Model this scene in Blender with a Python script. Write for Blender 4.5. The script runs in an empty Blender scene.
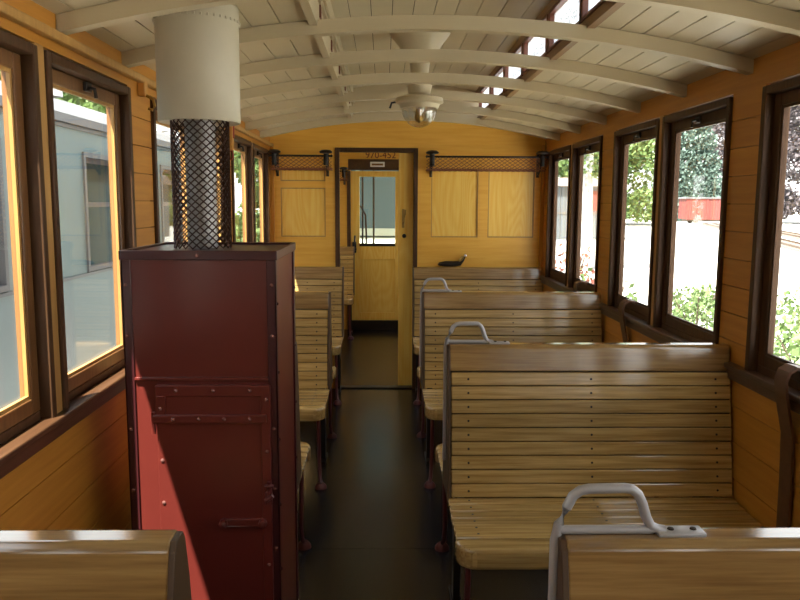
import bpy, bmesh, math, random
from mathutils import Vector, Matrix
random.seed(7)
sc = bpy.context.scene
COL = sc.collection
PI = math.pi

# ------------------------------------------------------------------ materials
def new_mat(name):
    m = bpy.data.materials.new(name); m.use_nodes = True
    nt = m.node_tree
    return m, nt, nt.nodes['Principled BSDF']

def plain(name, col, rough=.5, metal=0., spec=.5, noise=0., nscale=20., bump=0.):
    m, nt, b = new_mat(name)
    b.inputs['Roughness'].default_value = rough
    b.inputs['Metallic'].default_value = metal
    b.inputs['Specular IOR Level'].default_value = spec
    tc = nt.nodes.new('ShaderNodeTexCoord')
    n = nt.nodes.new('ShaderNodeTexNoise'); n.inputs['Scale'].default_value = nscale; n.inputs['Detail'].default_value = 4
    nt.links.new(tc.outputs['Object'], n.inputs['Vector'])
    r = nt.nodes.new('ShaderNodeValToRGB')
    r.color_ramp.elements[0].position = .3; r.color_ramp.elements[1].position = .7
    a = max(noise, .02)
    r.color_ramp.elements[0].color = (*[c*(1-a) for c in col], 1)
    r.color_ramp.elements[1].color = (*[min(1, c*(1+a)) for c in col], 1)
    nt.links.new(n.outputs['Fac'], r.inputs['Fac']); nt.links.new(r.outputs['Color'], b.inputs['Base Color'])
    if bump:
        bp = nt.nodes.new('ShaderNodeBump'); bp.inputs['Strength'].default_value = bump; bp.inputs['Distance'].default_value = .01
        nt.links.new(n.outputs['Fac'], bp.inputs['Height']); nt.links.new(bp.outputs['Normal'], b.inputs['Normal'])
    return m

def wood(name, c1, c2, axis='X', rough=.35, island=.15, across=60., along=2.5, spec=.5, wave=0., coat=0.):
    m, nt, b = new_mat(name)
    b.inputs['Roughness'].default_value = rough
    b.inputs['Specular IOR Level'].default_value = spec
    if coat:
        b.inputs['Coat Weight'].default_value = coat; b.inputs['Coat Roughness'].default_value = .12
    tc = nt.nodes.new('ShaderNodeTexCoord'); geo = nt.nodes.new('ShaderNodeNewGeometry')
    off = nt.nodes.new('ShaderNodeVectorMath'); off.operation = 'MULTIPLY_ADD'
    comb = nt.nodes.new('ShaderNodeCombineXYZ')
    for k in range(3): nt.links.new(geo.outputs['Random Per Island'], comb.inputs[k])
    off.inputs[1].default_value = (7, 7, 7)
    nt.links.new(comb.outputs[0], off.inputs[0]); nt.links.new(tc.outputs['Object'], off.inputs[2])
    mp = nt.nodes.new('ShaderNodeMapping')
    s = [across]*3; s['XYZ'.index(axis)] = along
    mp.inputs['Scale'].default_value = s
    nt.links.new(off.outputs[0], mp.inputs['Vector'])
    n = nt.nodes.new('ShaderNodeTexNoise'); n.inputs['Scale'].default_value = 1; n.inputs['Detail'].default_value = 5; n.inputs['Roughness'].default_value = .6
    nt.links.new(mp.outputs[0], n.inputs['Vector'])
    fac = n.outputs['Fac']
    if wave:
        mp2 = nt.nodes.new('ShaderNodeMapping')
        s2 = [1.]*3; s2['XYZ'.index(axis)] = .16
        mp2.inputs['Scale'].default_value = s2
        nt.links.new(off.outputs[0], mp2.inputs['Vector'])
        w = nt.nodes.new('ShaderNodeTexNoise'); w.inputs['Scale'].default_value = 3.2; w.inputs['Detail'].default_value = 1
        nt.links.new(mp2.outputs[0], w.inputs['Vector'])
        mu = nt.nodes.new('ShaderNodeMath'); mu.operation = 'MULTIPLY'; mu.inputs[1].default_value = 26.
        nt.links.new(w.outputs['Fac'], mu.inputs[0])
        fr = nt.nodes.new('ShaderNodeMath'); fr.operation = 'PINGPONG'; fr.inputs[1].default_value = .5
        nt.links.new(mu.outputs[0], fr.inputs[0])
        mx = nt.nodes.new('ShaderNodeMath'); mx.operation = 'MULTIPLY_ADD'; mx.inputs[1].default_value = wave
        nt.links.new(fr.outputs[0], mx.inputs[0]); nt.links.new(fac, mx.inputs[2])
        sb = nt.nodes.new('ShaderNodeMath'); sb.operation = 'SUBTRACT'; sb.inputs[1].default_value = wave*.25
        nt.links.new(mx.outputs[0], sb.inputs[0]); fac = sb.outputs[0]
    r = nt.nodes.new('ShaderNodeValToRGB')
    r.color_ramp.elements[0].position = .32; r.color_ramp.elements[1].position = .68
    r.color_ramp.elements[0].color = (*c1, 1); r.color_ramp.elements[1].color = (*c2, 1)
    nt.links.new(fac, r.inputs['Fac'])
    hsv = nt.nodes.new('ShaderNodeHueSaturation')
    mr = nt.nodes.new('ShaderNodeMapRange'); mr.inputs['To Min'].default_value = 1-island; mr.inputs['To Max'].default_value = 1+island
    nt.links.new(geo.outputs['Random Per Island'], mr.inputs['Value'])
    nt.links.new(mr.outputs[0], hsv.inputs['Value']); nt.links.new(r.outputs['Color'], hsv.inputs['Color'])
    nt.links.new(hsv.outputs['Color'], b.inputs['Base Color'])
    bp = nt.nodes.new('ShaderNodeBump'); bp.inputs['Strength'].default_value = .12; bp.inputs['Distance'].default_value = .002
    nt.links.new(fac, bp.inputs['Height']); nt.links.new(bp.outputs['Normal'], b.inputs['Normal'])
    return m

def glass_mat(name, tint=(1, 1, 1), base=.03):
    m = bpy.data.materials.new(name); m.use_nodes = True; nt = m.node_tree
    nt.nodes.remove(nt.nodes['Principled BSDF'])
    t = nt.nodes.new('ShaderNodeBsdfTransparent'); t.inputs[0].default_value = (*tint, 1)
    g = nt.nodes.new('ShaderNodeBsdfGlossy'); g.inputs['Roughness'].default_value = .02
    f = nt.nodes.new('ShaderNodeLayerWeight'); f.inputs['Blend'].default_value = .5
    pw = nt.nodes.new('ShaderNodeMath'); pw.operation = 'POWER'; pw.inputs[1].default_value = 5
    ma = nt.nodes.new('ShaderNodeMath'); ma.operation = 'MULTIPLY_ADD'; ma.inputs[1].default_value = .8; ma.inputs[2].default_value = base
    nt.links.new(f.outputs['Facing'], pw.inputs[0]); nt.links.new(pw.outputs[0], ma.inputs[0])
    mx = nt.nodes.new('ShaderNodeMixShader')
    nt.links.new(ma.outputs[0], mx.inputs[0]); nt.links.new(t.outputs[0], mx.inputs[1]); nt.links.new(g.outputs[0], mx.inputs[2])
    nt.links.new(mx.outputs[0], nt.nodes['Material Output'].inputs['Surface'])
    return m

def leaf_mat(name, c1, c2):
    m = bpy.data.materials.new(name); m.use_nodes = True; nt = m.node_tree
    b = nt.nodes['Principled BSDF']; b.inputs['Roughness'].default_value = .6
    geo = nt.nodes.new('ShaderNodeNewGeometry')
    r = nt.nodes.new('ShaderNodeValToRGB')
    r.color_ramp.elements[0].color = (*c1, 1); r.color_ramp.elements[1].color = (*c2, 1)
    nt.links.new(geo.outputs['Random Per Island'], r.inputs['Fac']); nt.links.new(r.outputs['Color'], b.inputs['Base Color'])
    tr = nt.nodes.new('ShaderNodeBsdfTranslucent'); nt.links.new(r.outputs['Color'], tr.inputs[0])
    mx = nt.nodes.new('ShaderNodeMixShader'); mx.inputs[0].default_value = .3
    nt.links.new(b.outputs[0], mx.inputs[1]); nt.links.new(tr.outputs[0], mx.inputs[2])
    nt.links.new(mx.outputs[0], nt.nodes['Material Output'].inputs['Surface'])
    return m

def etched_mat(name):
    m = bpy.data.materials.new(name); m.use_nodes = True; nt = m.node_tree
    nt.nodes.remove(nt.nodes['Principled BSDF'])
    tc = nt.nodes.new('ShaderNodeTexCoord')
    v = nt.nodes.new('ShaderNodeTexVoronoi'); v.feature = 'DISTANCE_TO_EDGE'; v.inputs['Scale'].default_value = 38
    w = nt.nodes.new('ShaderNodeTexNoise'); w.inputs['Scale'].default_value = 14
    ad = nt.nodes.new('ShaderNodeVectorMath'); ad.operation = 'MULTIPLY_ADD'; ad.inputs[1].default_value = (.05, .05, .05)
    nt.links.new(tc.outputs['Object'], w.inputs['Vector'])
    nt.links.new(w.outputs['Color'], ad.inputs[0]); nt.links.new(tc.outputs['Object'], ad.inputs[2])
    nt.links.new(ad.outputs[0], v.inputs['Vector'])
    r = nt.nodes.new('ShaderNodeValToRGB'); r.color_ramp.interpolation = 'CONSTANT'
    r.color_ramp.elements[0].color = (.5, .52, .52, 1)
    r.color_ramp.elements[1].position = .12; r.color_ramp.elements[1].color = (.9, .93, .95, 1)
    sp = nt.nodes.new('ShaderNodeSeparateXYZ'); nt.links.new(tc.outputs['Object'], sp.inputs[0])
    cm = nt.nodes.new('ShaderNodeMath'); cm.operation = 'COMPARE'; cm.inputs[1].default_value = .082; cm.inputs[2].default_value = .036
    nt.links.new(sp.outputs['Z'], cm.inputs[0])
    cy = nt.nodes.new('ShaderNodeMath'); cy.operation = 'COMPARE'; cy.inputs[1].default_value = 0; cy.inputs[2].default_value = .17
    nt.links.new(sp.outputs['Y'], cy.inputs[0])
    mm = nt.nodes.new('ShaderNodeMath'); mm.operation = 'MULTIPLY'; nt.links.new(cm.outputs[0], mm.inputs[0]); nt.links.new(cy.outputs[0], mm.inputs[1])
    iv = nt.nodes.new('ShaderNodeMath'); iv.operation = 'SUBTRACT'; iv.inputs[0].default_value = 1; nt.links.new(mm.outputs[0], iv.inputs[1])
    mxx = nt.nodes.new('ShaderNodeMath'); mxx.operation = 'MAXIMUM'; nt.links.new(iv.outputs[0], mxx.inputs[0]); nt.links.new(v.outputs['Distance'], mxx.inputs[1])
    nt.links.new(mxx.outputs[0], r.inputs['Fac'])
    t = nt.nodes.new('ShaderNodeBsdfTranslucent'); tp = nt.nodes.new('ShaderNodeBsdfTransparent')
    nt.links.new(r.outputs['Color'], t.inputs[0]); nt.links.new(r.outputs['Color'], tp.inputs[0])
    mx = nt.nodes.new('ShaderNodeMixShader'); mx.inputs[0].default_value = .45
    nt.links.new(t.outputs[0], mx.inputs[1]); nt.links.new(tp.outputs[0], mx.inputs[2])
    nt.links.new(mx.outputs[0], nt.nodes['Material Output'].inputs['Surface'])
    return m

M = {}
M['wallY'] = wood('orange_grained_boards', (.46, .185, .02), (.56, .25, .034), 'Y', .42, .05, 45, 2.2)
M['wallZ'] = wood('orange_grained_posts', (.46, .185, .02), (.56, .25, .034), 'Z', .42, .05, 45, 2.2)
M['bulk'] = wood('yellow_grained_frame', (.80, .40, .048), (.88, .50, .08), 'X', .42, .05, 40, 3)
M['panel'] = wood('pale_grained_panel', (.88, .50, .075), (.94, .62, .14), 'Z', .32, .05, 55, 2, wave=.55)
M['groove'] = plain('dark_board_groove', (.22, .10, .02), .7)  # dark brown joint colour showing between the boards
M['dark'] = wood('dark_brown_varnish', (.055, .024, .011), (.10, .046, .02), 'Y', .33, .1, 50, 3)
M['darkZ'] = wood('dark_brown_varnish_upright', (.055, .025, .011), (.095, .045, .02), 'Z', .45, .1, 50, 3, spec=.22)  # frame varnish; on the right sashes it stands in for backlit shade
M['sash'] = wood('brown_sash_varnish', (.14, .06, .02), (.22, .10, .033), 'Z', .33, .1, 50, 3)
M['strip'] = wood('light_mullion_wood', (.42, .22, .06), (.52, .29, .09), 'Z', .4, .1, 50, 3)
M['oak'] = wood('varnished_oak_slats', (.31, .185, .055), (.56, .375, .14), 'X', .16, .2, 70, 3, spec=.8, coat=.9)
M['oaktop'] = wood('brown_oak_top_plank', (.23, .125, .04), (.42, .255, .095), 'X', .14, .12, 70, 3, spec=.9, coat=1.)
M['oakdark'] = plain('bench_core', (.05, .03, .015), .7)
M['cream'] = plain('cream_ceiling_paint', (.55, .455, .29), .4, noise=.04, nscale=3)
M['creamdark'] = plain('ceiling_gap', (.10, .08, .05), .8)
M['creamgrey'] = plain('cream_flue_paint', (.52, .46, .34), .4)
M['floor'] = plain('dark_linoleum', (.009, .0095, .012), .22, noise=.35, nscale=5, spec=.5)
M['red'] = plain('maroon_enamel', (.125, .0195, .0145), .28, spec=.5, noise=.06, nscale=6)
M['rededge'] = plain('maroon_enamel_dark_edges', (.06, .012, .014), .33, spec=.5)
M['maroon'] = plain('maroon_iron', (.11, .022, .02), .35)
M['rivet'] = plain('worn_glint_rivet', (.32, .14, .12), .25, metal=.5)  # worn metal, colour lightened to put window glints on the rivets
M['black'] = plain('black_iron', (.02, .016, .014), .4, metal=.4)
M['mesh'] = plain('brown_expanded_metal', (.075, .036, .027), .4, metal=.4)
M['pipe'] = plain('bare_flue_steel', (.42, .40, .39), .4, metal=.7)
M['grey'] = plain('grey_handle_paint', (.47, .455, .47), .35, metal=.25)
M['steel'] = plain('bright_steel', (.6, .58, .55), .25, metal=.9)
M['brass'] = plain('aged_brass', (.45, .3, .1), .3, metal=.9)
M['net'] = plain('brown_net_cord', (.26, .10, .045), .8)
M['endplate'] = plain('dark_bench_end', (.075, .04, .018), .4)
M['leather'] = plain('brown_leather', (.10, .042, .02), .38, noise=.2, nscale=30)
M['white'] = plain('white_enamel', (.8, .8, .76), .3)
M['redpaint'] = plain('red_brown_lettering', (.16, .02, .012), .5)
M['redcord'] = plain('red_cord', (.30, .03, .02), .6)
M['blockwood'] = plain('orange_block_wood', (.55, .27, .06), .4)
M['glass'] = glass_mat('window_glass', (.97, .985, .98))
M['lampglass'] = glass_mat('lamp_glass', (.90, .89, .84), .22)
M['etched'] = etched_mat('etched_glass')
M['curb'] = wood('brown_curb_wood', (.22, .11, .035), (.29, .15, .05), 'Y', .4, .05, 50, 3)
M['clerestory'] = plain('clerestory_brown_red', (.20, .06, .03), .4)
M['screw'] = plain('dark_screw_head', (.03, .02, .012), .5, metal=.5)

# ------------------------------------------------------------------ mesh builder
class MB:
    def __init__(s): s.v = []; s.f = []; s.m = []
    def raw(s, verts, faces, mat=0):
        n = len(s.v); s.v += [tuple(v) for v in verts]
        s.f += [[i+n for i in f] for f in faces]; s.m += [mat]*len(faces)
        return s
    def from_bm(s, bm, mat=0):
        bm.verts.index_update()
        s.raw([v.co[:] for v in bm.verts], [[v.index for v in f.verts] for f in bm.faces], mat); bm.free(); return s
    def box(s, x0, x1, y0, y1, z0, z1, bev=0, mat=0, seg=2):
        if x0 > x1: x0, x1 = x1, x0
        if y0 > y1: y0, y1 = y1, y0
        if z0 > z1: z0, z1 = z1, z0
        V = [(x0,y0,z0),(x1,y0,z0),(x1,y1,z0),(x0,y1,z0),(x0,y0,z1),(x1,y0,z1),(x1,y1,z1),(x0,y1,z1)]
        F = [(0,3,2,1),(4,5,6,7),(0,1,5,4),(1,2,6,5),(2,3,7,6),(3,0,4,7)]
        if not bev: return s.raw(V, F, mat)
        bm = bmesh.new(); vs = [bm.verts.new(v) for v in V]
        for f in F: bm.faces.new([vs[i] for i in f])
        bmesh.ops.bevel(bm, geom=bm.edges[:], offset=bev, segments=seg, affect='EDGES', profile=.5)
        return s.from_bm(bm, mat)
    def prism(s, poly, axis, a0, a1, bev=0, mat=0, seg=2):
        """poly: 2-D outline in the two other axes (in XYZ order)"""
        def P(p, a):
            if axis == 'X': return (a, p[0], p[1])
            if axis == 'Y': return (p[0], a, p[1])
            return (p[0], p[1], a)
        bm = bmesh.new()
        A = [bm.verts.new(P(p, a0)) for p in poly]; B = [bm.verts.new(P(p, a1)) for p in poly]
        n = len(poly)
        bm.faces.new(A); bm.faces.new(B[::-1])
        for i in range(n): bm.faces.new([A[i], B[i], B[(i+1) % n], A[(i+1) % n]])
        bmesh.ops.recalc_face_normals(bm, faces=bm.faces[:])
        if bev: bmesh.ops.bevel(bm, geom=bm.edges[:], offset=bev, segments=seg, affect='EDGES', profile=.5)
        if n > 4: bmesh.ops.triangulate(bm, faces=[f for f in bm.faces if len(f.verts) > 4])
        return s.from_bm(bm, mat)
    def tube(s, pts, r, seg=8, mat=0, flat=None, cap=True):
        """flat=(rx, ry, up): elliptic section"""
        pts = [Vector(p) for p in pts]; n = len(pts); V = []; F = []
        up0 = Vector((0, 0, 1))
        for i, p in enumerate(pts):
            d = (pts[min(i+1, n-1)]-pts[max(i-1, 0)]).normalized()
            u = up0 if flat is None else Vector(flat[2])
            if abs(d.dot(u)) > .95: u = Vector((1, 0, 0)) if abs(d.x) < .9 else Vector((0, 1, 0))
            a = d.cross(u).normalized(); b = a.cross(d).normalized()
            rr = r[i] if isinstance(r, (list, tuple)) else r
            ra, rb = (rr, rr) if flat is None else flat[:2]
            for k in range(seg):
                t = 2*PI*k/seg; V.append(p+a*math.cos(t)*ra+b*math.sin(t)*rb)
        for i in range(n-1):
            for k in range(seg):
                F.append((i*seg+k, i*seg+(k+1) % seg, (i+1)*seg+(k+1) % seg, (i+1)*seg+k))
        if cap: F.append(tuple(range(seg))[::-1]); F.append(tuple((n-1)*seg+k for k in range(seg)))
        return s.raw(V, F, mat)
    def lathe(s, prof, c=(0, 0, 0), seg=24, mat=0, axis='Z'):
        V = []; F = []; n = len(prof)
        for r, z in prof:
            for k in range(seg):
                t = 2*PI*k/seg; a, b = r*math.cos(t), r*math.sin(t)
                V.append({'Z': (c[0]+a, c[1]+b, c[2]+z), 'Y': (c[0]+a, c[1]+z, c[2]+b), 'X': (c[0]+z, c[1]+a, c[2]+b)}[axis])
        for i in range(n-1):
            for k in range(seg):
                F.append((i*seg+k, i*seg+(k+1) % seg, (i+1)*seg+(k+1) % seg, (i+1)*seg+k))
        if prof[0][0] > 1e-4: F.append(tuple(range(seg))[::-1])
        if prof[-1][0] > 1e-4: F.append(tuple((n-1)*seg+k for k in range(seg)))
        return s.raw(V, F, mat)
    def sweep_rect(s, pts, ups, w, h, side, mat=0):
        """rectangle of half-width w along 'side', height h upward along ups"""
        V = []; F = []; sd = Vector(side)
        for p, u in zip(pts, ups):
            p = Vector(p); u = Vector(u)
            V += [p-sd*w, p+sd*w, p+sd*w+u*h, p-sd*w+u*h]
        n = len(pts)
        for i in range(n-1):
            for k in range(4): F.append((i*4+k, i*4+(k+1) % 4, (i+1)*4+(k+1) % 4, (i+1)*4+k))
        F += [(3, 2, 1, 0), tuple((n-1)*4+k for k in range(4))]
        return s.raw(V, F, mat)
    def build(s, name, mats, parent=None, smooth=False, origin=None, recalc=True):
        if not isinstance(mats, (list, tuple)): mats = [mats]
        if parent is None and origin is None:
            xs, ys, zs = zip(*s.v)
            origin = ((min(xs)+max(xs))/2, (min(ys)+max(ys))/2, min(zs))
        if parent is not None:
            origin = parent.get('_o') or tuple(parent.location)
        o0 = Vector(origin)
        me = bpy.data.meshes.new(name)
        me.from_pydata([Vector(v)-o0 for v in s.v], [], s.f)
        for m in mats: me.materials.append(m)
        me.polygons.foreach_set('material_index', s.m)
        if smooth: me.polygons.foreach_set('use_smooth', [True]*len(s.f))
        if recalc:
            bm = bmesh.new(); bm.from_mesh(me)
            bmesh.ops.recalc_face_normals(bm, faces=bm.faces[:]); bm.to_mesh(me); bm.free()
        me.update()
        o = bpy.data.objects.new(name, me); COL.objects.link(o)
        if parent is None: o.location = o0
        else: o.parent = parent
        if smooth:
            try: me.set_sharp_from_angle(angle=math.radians(40))
            except Exception: pass
        ORIG[o.name] = tuple(o0)
        return o
ORIG = {}
# children of children keep the root's origin
_build = MB.build
def build(self, name, mats, parent=None, smooth=False, origin=None, recalc=True):
    if parent is not None:
        org = ORIG[parent.name]
        xs = self
        o = _build(self, name, mats, None, smooth, org, recalc)
        o.location = (0, 0, 0); o.parent = parent
        return o
    return _build(self, name, mats, None, smooth, origin, recalc)
MB.build = build

def thing(name, label, cat, loc=(0, 0, 0), group=None):
    o = bpy.data.objects.new(name, None); COL.objects.link(o); o.empty_display_size = .05
    o.location = loc; ORIG[o.name] = tuple(loc)
    return tag(o, label, cat, group)
def tag(o, label, cat, group=None, kind=None):
    o['label'] = label; o['category'] = cat
    if group: o['group'] = group
    if kind: o['kind'] = kind
    return o
def struct(o, label=None, cat=None):
    o['kind'] = 'structure'
    if label: o['label'] = label
    if cat: o['category'] = cat
    return o
def dup(root, loc, label=None):
    r = root.copy(); COL.objects.link(r); r.location = loc; ORIG[r.name] = tuple(loc)
    if label: r['label'] = label
    def rec(src, dst):
        for ch in [c for c in bpy.data.objects if c.parent == src]:
            c = ch.copy(); COL.objects.link(c); c.parent = dst; rec(ch, c)
    rec(root, r)
    return r

# ------------------------------------------------------------------ dimensions (metres; X right, Y along the car, floor at z = 0)
XL, XR = -1.15, 1.165
YB, YF, YE = -4.4, 6.5, 9.6          # rear wall, partition, far end wall
def zc(x): return 2.295-.145*(x/1.165)**2
LH, LL = .54, .44                     # clerestory opening, right and left of the centre line

# ------------------------------------------------------------------ floor
f = MB()
f.box(XL-.1, XR+.1, YB-.1, YE+.1, -.12, -.004)
for a, b in ((XL-.1, -.46), (-.457, -.03), (-.027, XR+.1)):
    pass
for y0, y1 in ((YB-.1, -2.4), (-2.397, .6), (.603, 3.4), (3.403, 6.5), (6.503, YE+.1)):
    f.box(XL-.1, XR+.1, y0, y1, -.004, 0)
struct(f.build('floor', M['floor'], origin=(0, 0, 0)), 'dark worn linoleum floor of the aisle', 'floor')

# ------------------------------------------------------------------ side walls
RPAIRS = [(-4.02, -2.515), (-2.26, -.755), (-.5, 1.0), (1.255, 2.76), (3.015, 4.52), (4.79, 6.30), (6.78, 8.05), (8.2, 9.46)]
LPAIRS = [(-3.8, -2.3), (-2.05, -.55), (-.3, 1.17), (1.44, 2.915), (3.19, 4.70), (4.83, 6.31), (6.78, 8.05), (8.2, 9.46)]
ZS, ZT = 1.0, 2.045
def side_wall(name, xi, s, pairs):
    w = MB()
    def boards(y0, y1, z0, z1, horizontal=True, mat=0, pitch=.125):
        if y1-y0 < .01: return
        n = max(1, round((z1-z0)/pitch)); h = (z1-z0)/n
        for i in range(n):
            w.box(xi, xi+s*.016, y0, y1, z0+i*h+(.0016 if i else 0), z0+(i+1)*h-(.0016 if i < n-1 else 0), bev=0, mat=mat)
        w.box(xi+s*.014, xi+s*.062, y0, y1, z0, z1, mat=1)
    boards(YB, YE, 0, .98, pitch=.14)
    edges = [YB]+[e for p in pairs for e in p]+[YE]
    for i in range(0, len(edges), 2):
        boards(edges[i], edges[i+1], .98, ZT, pitch=.105)
    boards(YB, YE, ZT, 2.16, pitch=.13)
    for y0, y1 in pairs:
        m = (y0+y1)/2
        w.box(xi-s*.006, xi+s*.058, m-.028, m+.028, ZS, ZT, bev=.004, mat=2)
    w.box(xi+s*.062, xi+s*.075, YB-.1, YE+.1, -.12, .97, mat=3)       # outer sheeting
    w.box(xi+s*.062, xi+s*.075, YB-.1, YE+.1, ZT+.02, 2.3, mat=3)
    w.box(xi+s*.016, xi+s*.062, YB-.1, YE+.1, 2.14, 2.2, mat=3)
    return struct(w.build(name, [M['wallY'], M['groove'], M['strip'], M['maroon']], origin=(0, 0, 0)))
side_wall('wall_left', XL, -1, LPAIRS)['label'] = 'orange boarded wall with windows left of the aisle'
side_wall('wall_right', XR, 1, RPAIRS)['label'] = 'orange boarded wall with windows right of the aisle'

# sill rails and the light strip above the left windows
def trim(k, mb, mat, label):
    return struct(mb.build('trim_%d' % k, mat, origin=(0, 0, 0)), label, 'trim')
t = MB(); t.box(XL, XL+.022, YB, YF, .945, .985, bev=.004); t.box(XL-.018, XL+.035, YB, YF, .985, 1.006, bev=.005)
trim(1, t, M['dark'], 'dark brown sill rail under the left windows')
t = MB(); t.box(XR, XR-.022, YB, YF, .945, .985, bev=.004); t.box(XR+.018, XR-.035, YB, YF, .985, 1.006, bev=.005)
trim(2, t, M['dark'], 'dark brown sill rail under the right windows')
t = MB(); t.box(XL, XL+.03, YB, YF-.02, 2.07, 2.098, bev=.006)
trim(3, t, M['strip'], 'light wooden strip running above the left windows')

# ------------------------------------------------------------------ windows
SIDE_NAME = {}
def window(k, xi, s, a, b, label, latch=True):
    root = thing('window_%d' % k, label, 'window', (xi, (a+b)/2, ZS)); struct(root)
    fr = MB(); w = .03
    x0, x1 = xi-s*.014, xi+s*.060
    fr.box(x0, x1, a, a+w, ZS, ZT-.01, bev=.004); fr.box(x0, x1, b-w, b, ZS, ZT-.01, bev=.004)
    fr.box(x0, x1, a+w, b-w, ZT-.01-w, ZT-.01, bev=.004); fr.box(xi+s*.02, x1, a+w, b-w, ZS, ZS+.03, bev=.004)
    fr.build('frame', M['darkZ'], root)
    sa = MB(); c, d = a+w, b-w; sw = .046; x0, x1 = xi+s*.020, xi+s*.055
    z0, z1 = ZS+.03, ZT-.01-w
    sa.box(x0, x1, c, c+sw, z0, z1, bev=.004); sa.box(x0, x1, d-sw, d, z0, z1, bev=.004)
    sa.box(x0, x1, c+sw, d-sw, z0, z0+.044, bev=.004); sa.box(x0, x1, c+sw, d-sw, z1-.044, z1, bev=.004)
    # raised bead round the pane
    sh = sa.build('sash', M['sash'] if s < 0 else M['darkZ'], root)  # right sashes darkened: contrast against bright panes put into the colour
    bd = MB(); e = .012
    ya, yb, za, zb = c+sw-.002, d-sw+.002, z0+.042, z1-.042
    xx0, xx1 = xi+s*.026, xi+s*.036
    bd.box(xx0, xx1, ya, ya+e, za, zb); bd.box(xx0, xx1, yb-e, yb, za, zb); bd.box(xx0, xx1, ya+e, yb-e, za, za+e); bd.box(xx0, xx1, ya+e, yb-e, zb-e, zb)
    bd.build('glazing_bead', M['strip'] if s < 0 else M['darkZ'], sh)
    g = MB(); g.box(xi+s*.036, xi+s*.040, c+sw-.004, d-sw+.004, z0+.04, z1-.04)
    g.build('pane', M['glass'], root)
    if latch:
        l = MB(); m = (a+b)/2
        l.box(xi+s*.006, xi+s*.02, m-.022, m+.022, z1-.035, z1-.005, bev=.003)
        l.tube([(xi+s*.01, m, z1-.022), (xi-s*.010, m, z1-.026), (xi-s*.014, m, z1-.055)], .006)
        l.build('latch', M['black'], root)
    return root
k = 1
RN = ['at the very rear behind the camera', 'behind the camera', 'level with the camera', 'at the right edge of the photo, beside the nearest bench', 'right of the nearest full bench', 'beside the far right benches', 'in the far compartment on the right', 'at the end of the far compartment on the right']
for i, (y0, y1) in enumerate(RPAIRS):
    m = (y0+y1)/2
    for j, (a, b) in enumerate(((y0, m-.028), (m+.028, y1))):
        window(k, XR, 1, a, b, 'right wall window in dark brown frame, %s, %s of its pair' % (RN[i], ('nearer', 'farther')[j])); k += 1
LN = ['at the very rear behind the camera', 'behind the camera', 'level with the camera', 'left of the red stove', 'behind the flue pipe', 'at the far left corner by the partition', 'in the far compartment on the left', 'at the end of the far compartment on the left']
for i, (y0, y1) in enumerate(LPAIRS):
    m = (y0+y1)/2
    for j, (a, b) in enumerate(((y0, m-.028), (m+.028, y1))):
        window(k, XL, -1, a, b, 'left wall window with brown sash, %s, %s of its pair' % (LN[i], ('nearer', 'farther')[j])); k += 1

# ------------------------------------------------------------------ ceiling with clerestory
c = MB()
def strip(x0, x1, y0, y1, zf, th, mat=0, gap=.0022):
    V = []
    for y in (y0, y1):
        V += [(x0+gap, y, zf(x0+gap)), (x1-gap, y, zf(x1-gap)), (x1-gap, y, zf(x1-gap)+th), (x0+gap, y, zf(x0+gap)+th)]
    c.raw(V, [(0, 1, 2, 3), (7, 6, 5, 4), (0, 4, 5, 1), (1, 5, 6, 2), (2, 6, 7, 3), (3, 7, 4, 0)], mat)
LY0, LY1 = -4.0, 6.2
def zl(x): return 2.555-.06*(x/LH)**2
n = 6
for s in (-1, 1):
    for i in range(n+1):
        e0 = (LH if s > 0 else LL)+.03
        a = e0+(1.2-e0)*i/(n+1); b = e0+(1.2-e0)*(i+1)/(n+1)
        x0, x1 = (a, b) if s > 0 else (-b, -a)
        strip(x0, x1, YB, YE, zc, .012)
        strip(x0, x1, YB-.1, YE+.1, lambda x: zc(x)+.011, .05, 1, 0)
for i in range(10):
    x0 = -LL-.03+(LL+LH+.06)*i/10; x1 = -LL-.03+(LL+LH+.06)*(i+1)/10
    for y0, y1 in ((YB, LY0), (LY1, YE)):
        strip(x0, x1, y0, y1, zc, .012); strip(x0, x1, y0, y1, lambda x: zc(x)+.011, .05, 1, 0)
    strip(x0, x1, LY0, LY1, zl, .012); strip(x0, x1, LY0-.05, LY1+.05, lambda x: zl(x)+.011, .04, 1, 0)
for y in (LY0, LY1):                                    # end boards of the clerestory
    c.box(-.47, LH+.03, y-.012 if y < 0 else y-.004, y+.004 if y < 0 else y+.012, zc(LH)+.004, 2.60)
struct(c.build('ceiling', [M['cream'], M['creamdark']], origin=(0, 0, 0)), 'cream plank ceiling with raised clerestory', 'ceiling')
WZ0, WZ1 = 2.292, 2.455
RIBS = [2.885+.62*i for i in range(-5, 6)]; RIBS[4] = 2.33
tn = 4
b = MB(); a0, a1 = LH, LH+.03
b.box(a0, a1, LY0, LY1, zc(LH)-.012, WZ0-.004)                      # curb below the right windows
b.box(a0, a1, LY0, LY1, WZ1+.004, 2.53); b.box(a0-.010, a0, LY0, LY1, WZ1+.006, 2.50, bev=.003)
trim(tn, b, M['curb'], 'brown curb board of the clerestory opening on the right'); tn += 1
b = MB(); a0, a1 = -LL, -LL-.03
b.box(a0, a1, LY0, LY1, zc(LL)-.022, 2.345); b.box(a0, a1, LY0, LY1, 2.385, 2.53); b.box(a0-.012, a1-.004, LY0, LY1, 2.345, 2.385, mat=1)
b.box(a0+.014, a0, LY0, LY1, 2.40, 2.425, bev=.004)
for y in RIBS:
    if LY0 < y < LY1-.1: b.box(a0+.006, a0-.02, y+.06, y+.10, 2.30, 2.345, mat=1); b.box(a0+.006, a0-.02, y+.06, y+.10, 2.345, 2.385)
trim(tn, b, [M['cream'], M['clerestory']], 'cream curb board with a dark slot on the left of the clerestory opening'); tn += 1
k0 = k
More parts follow.
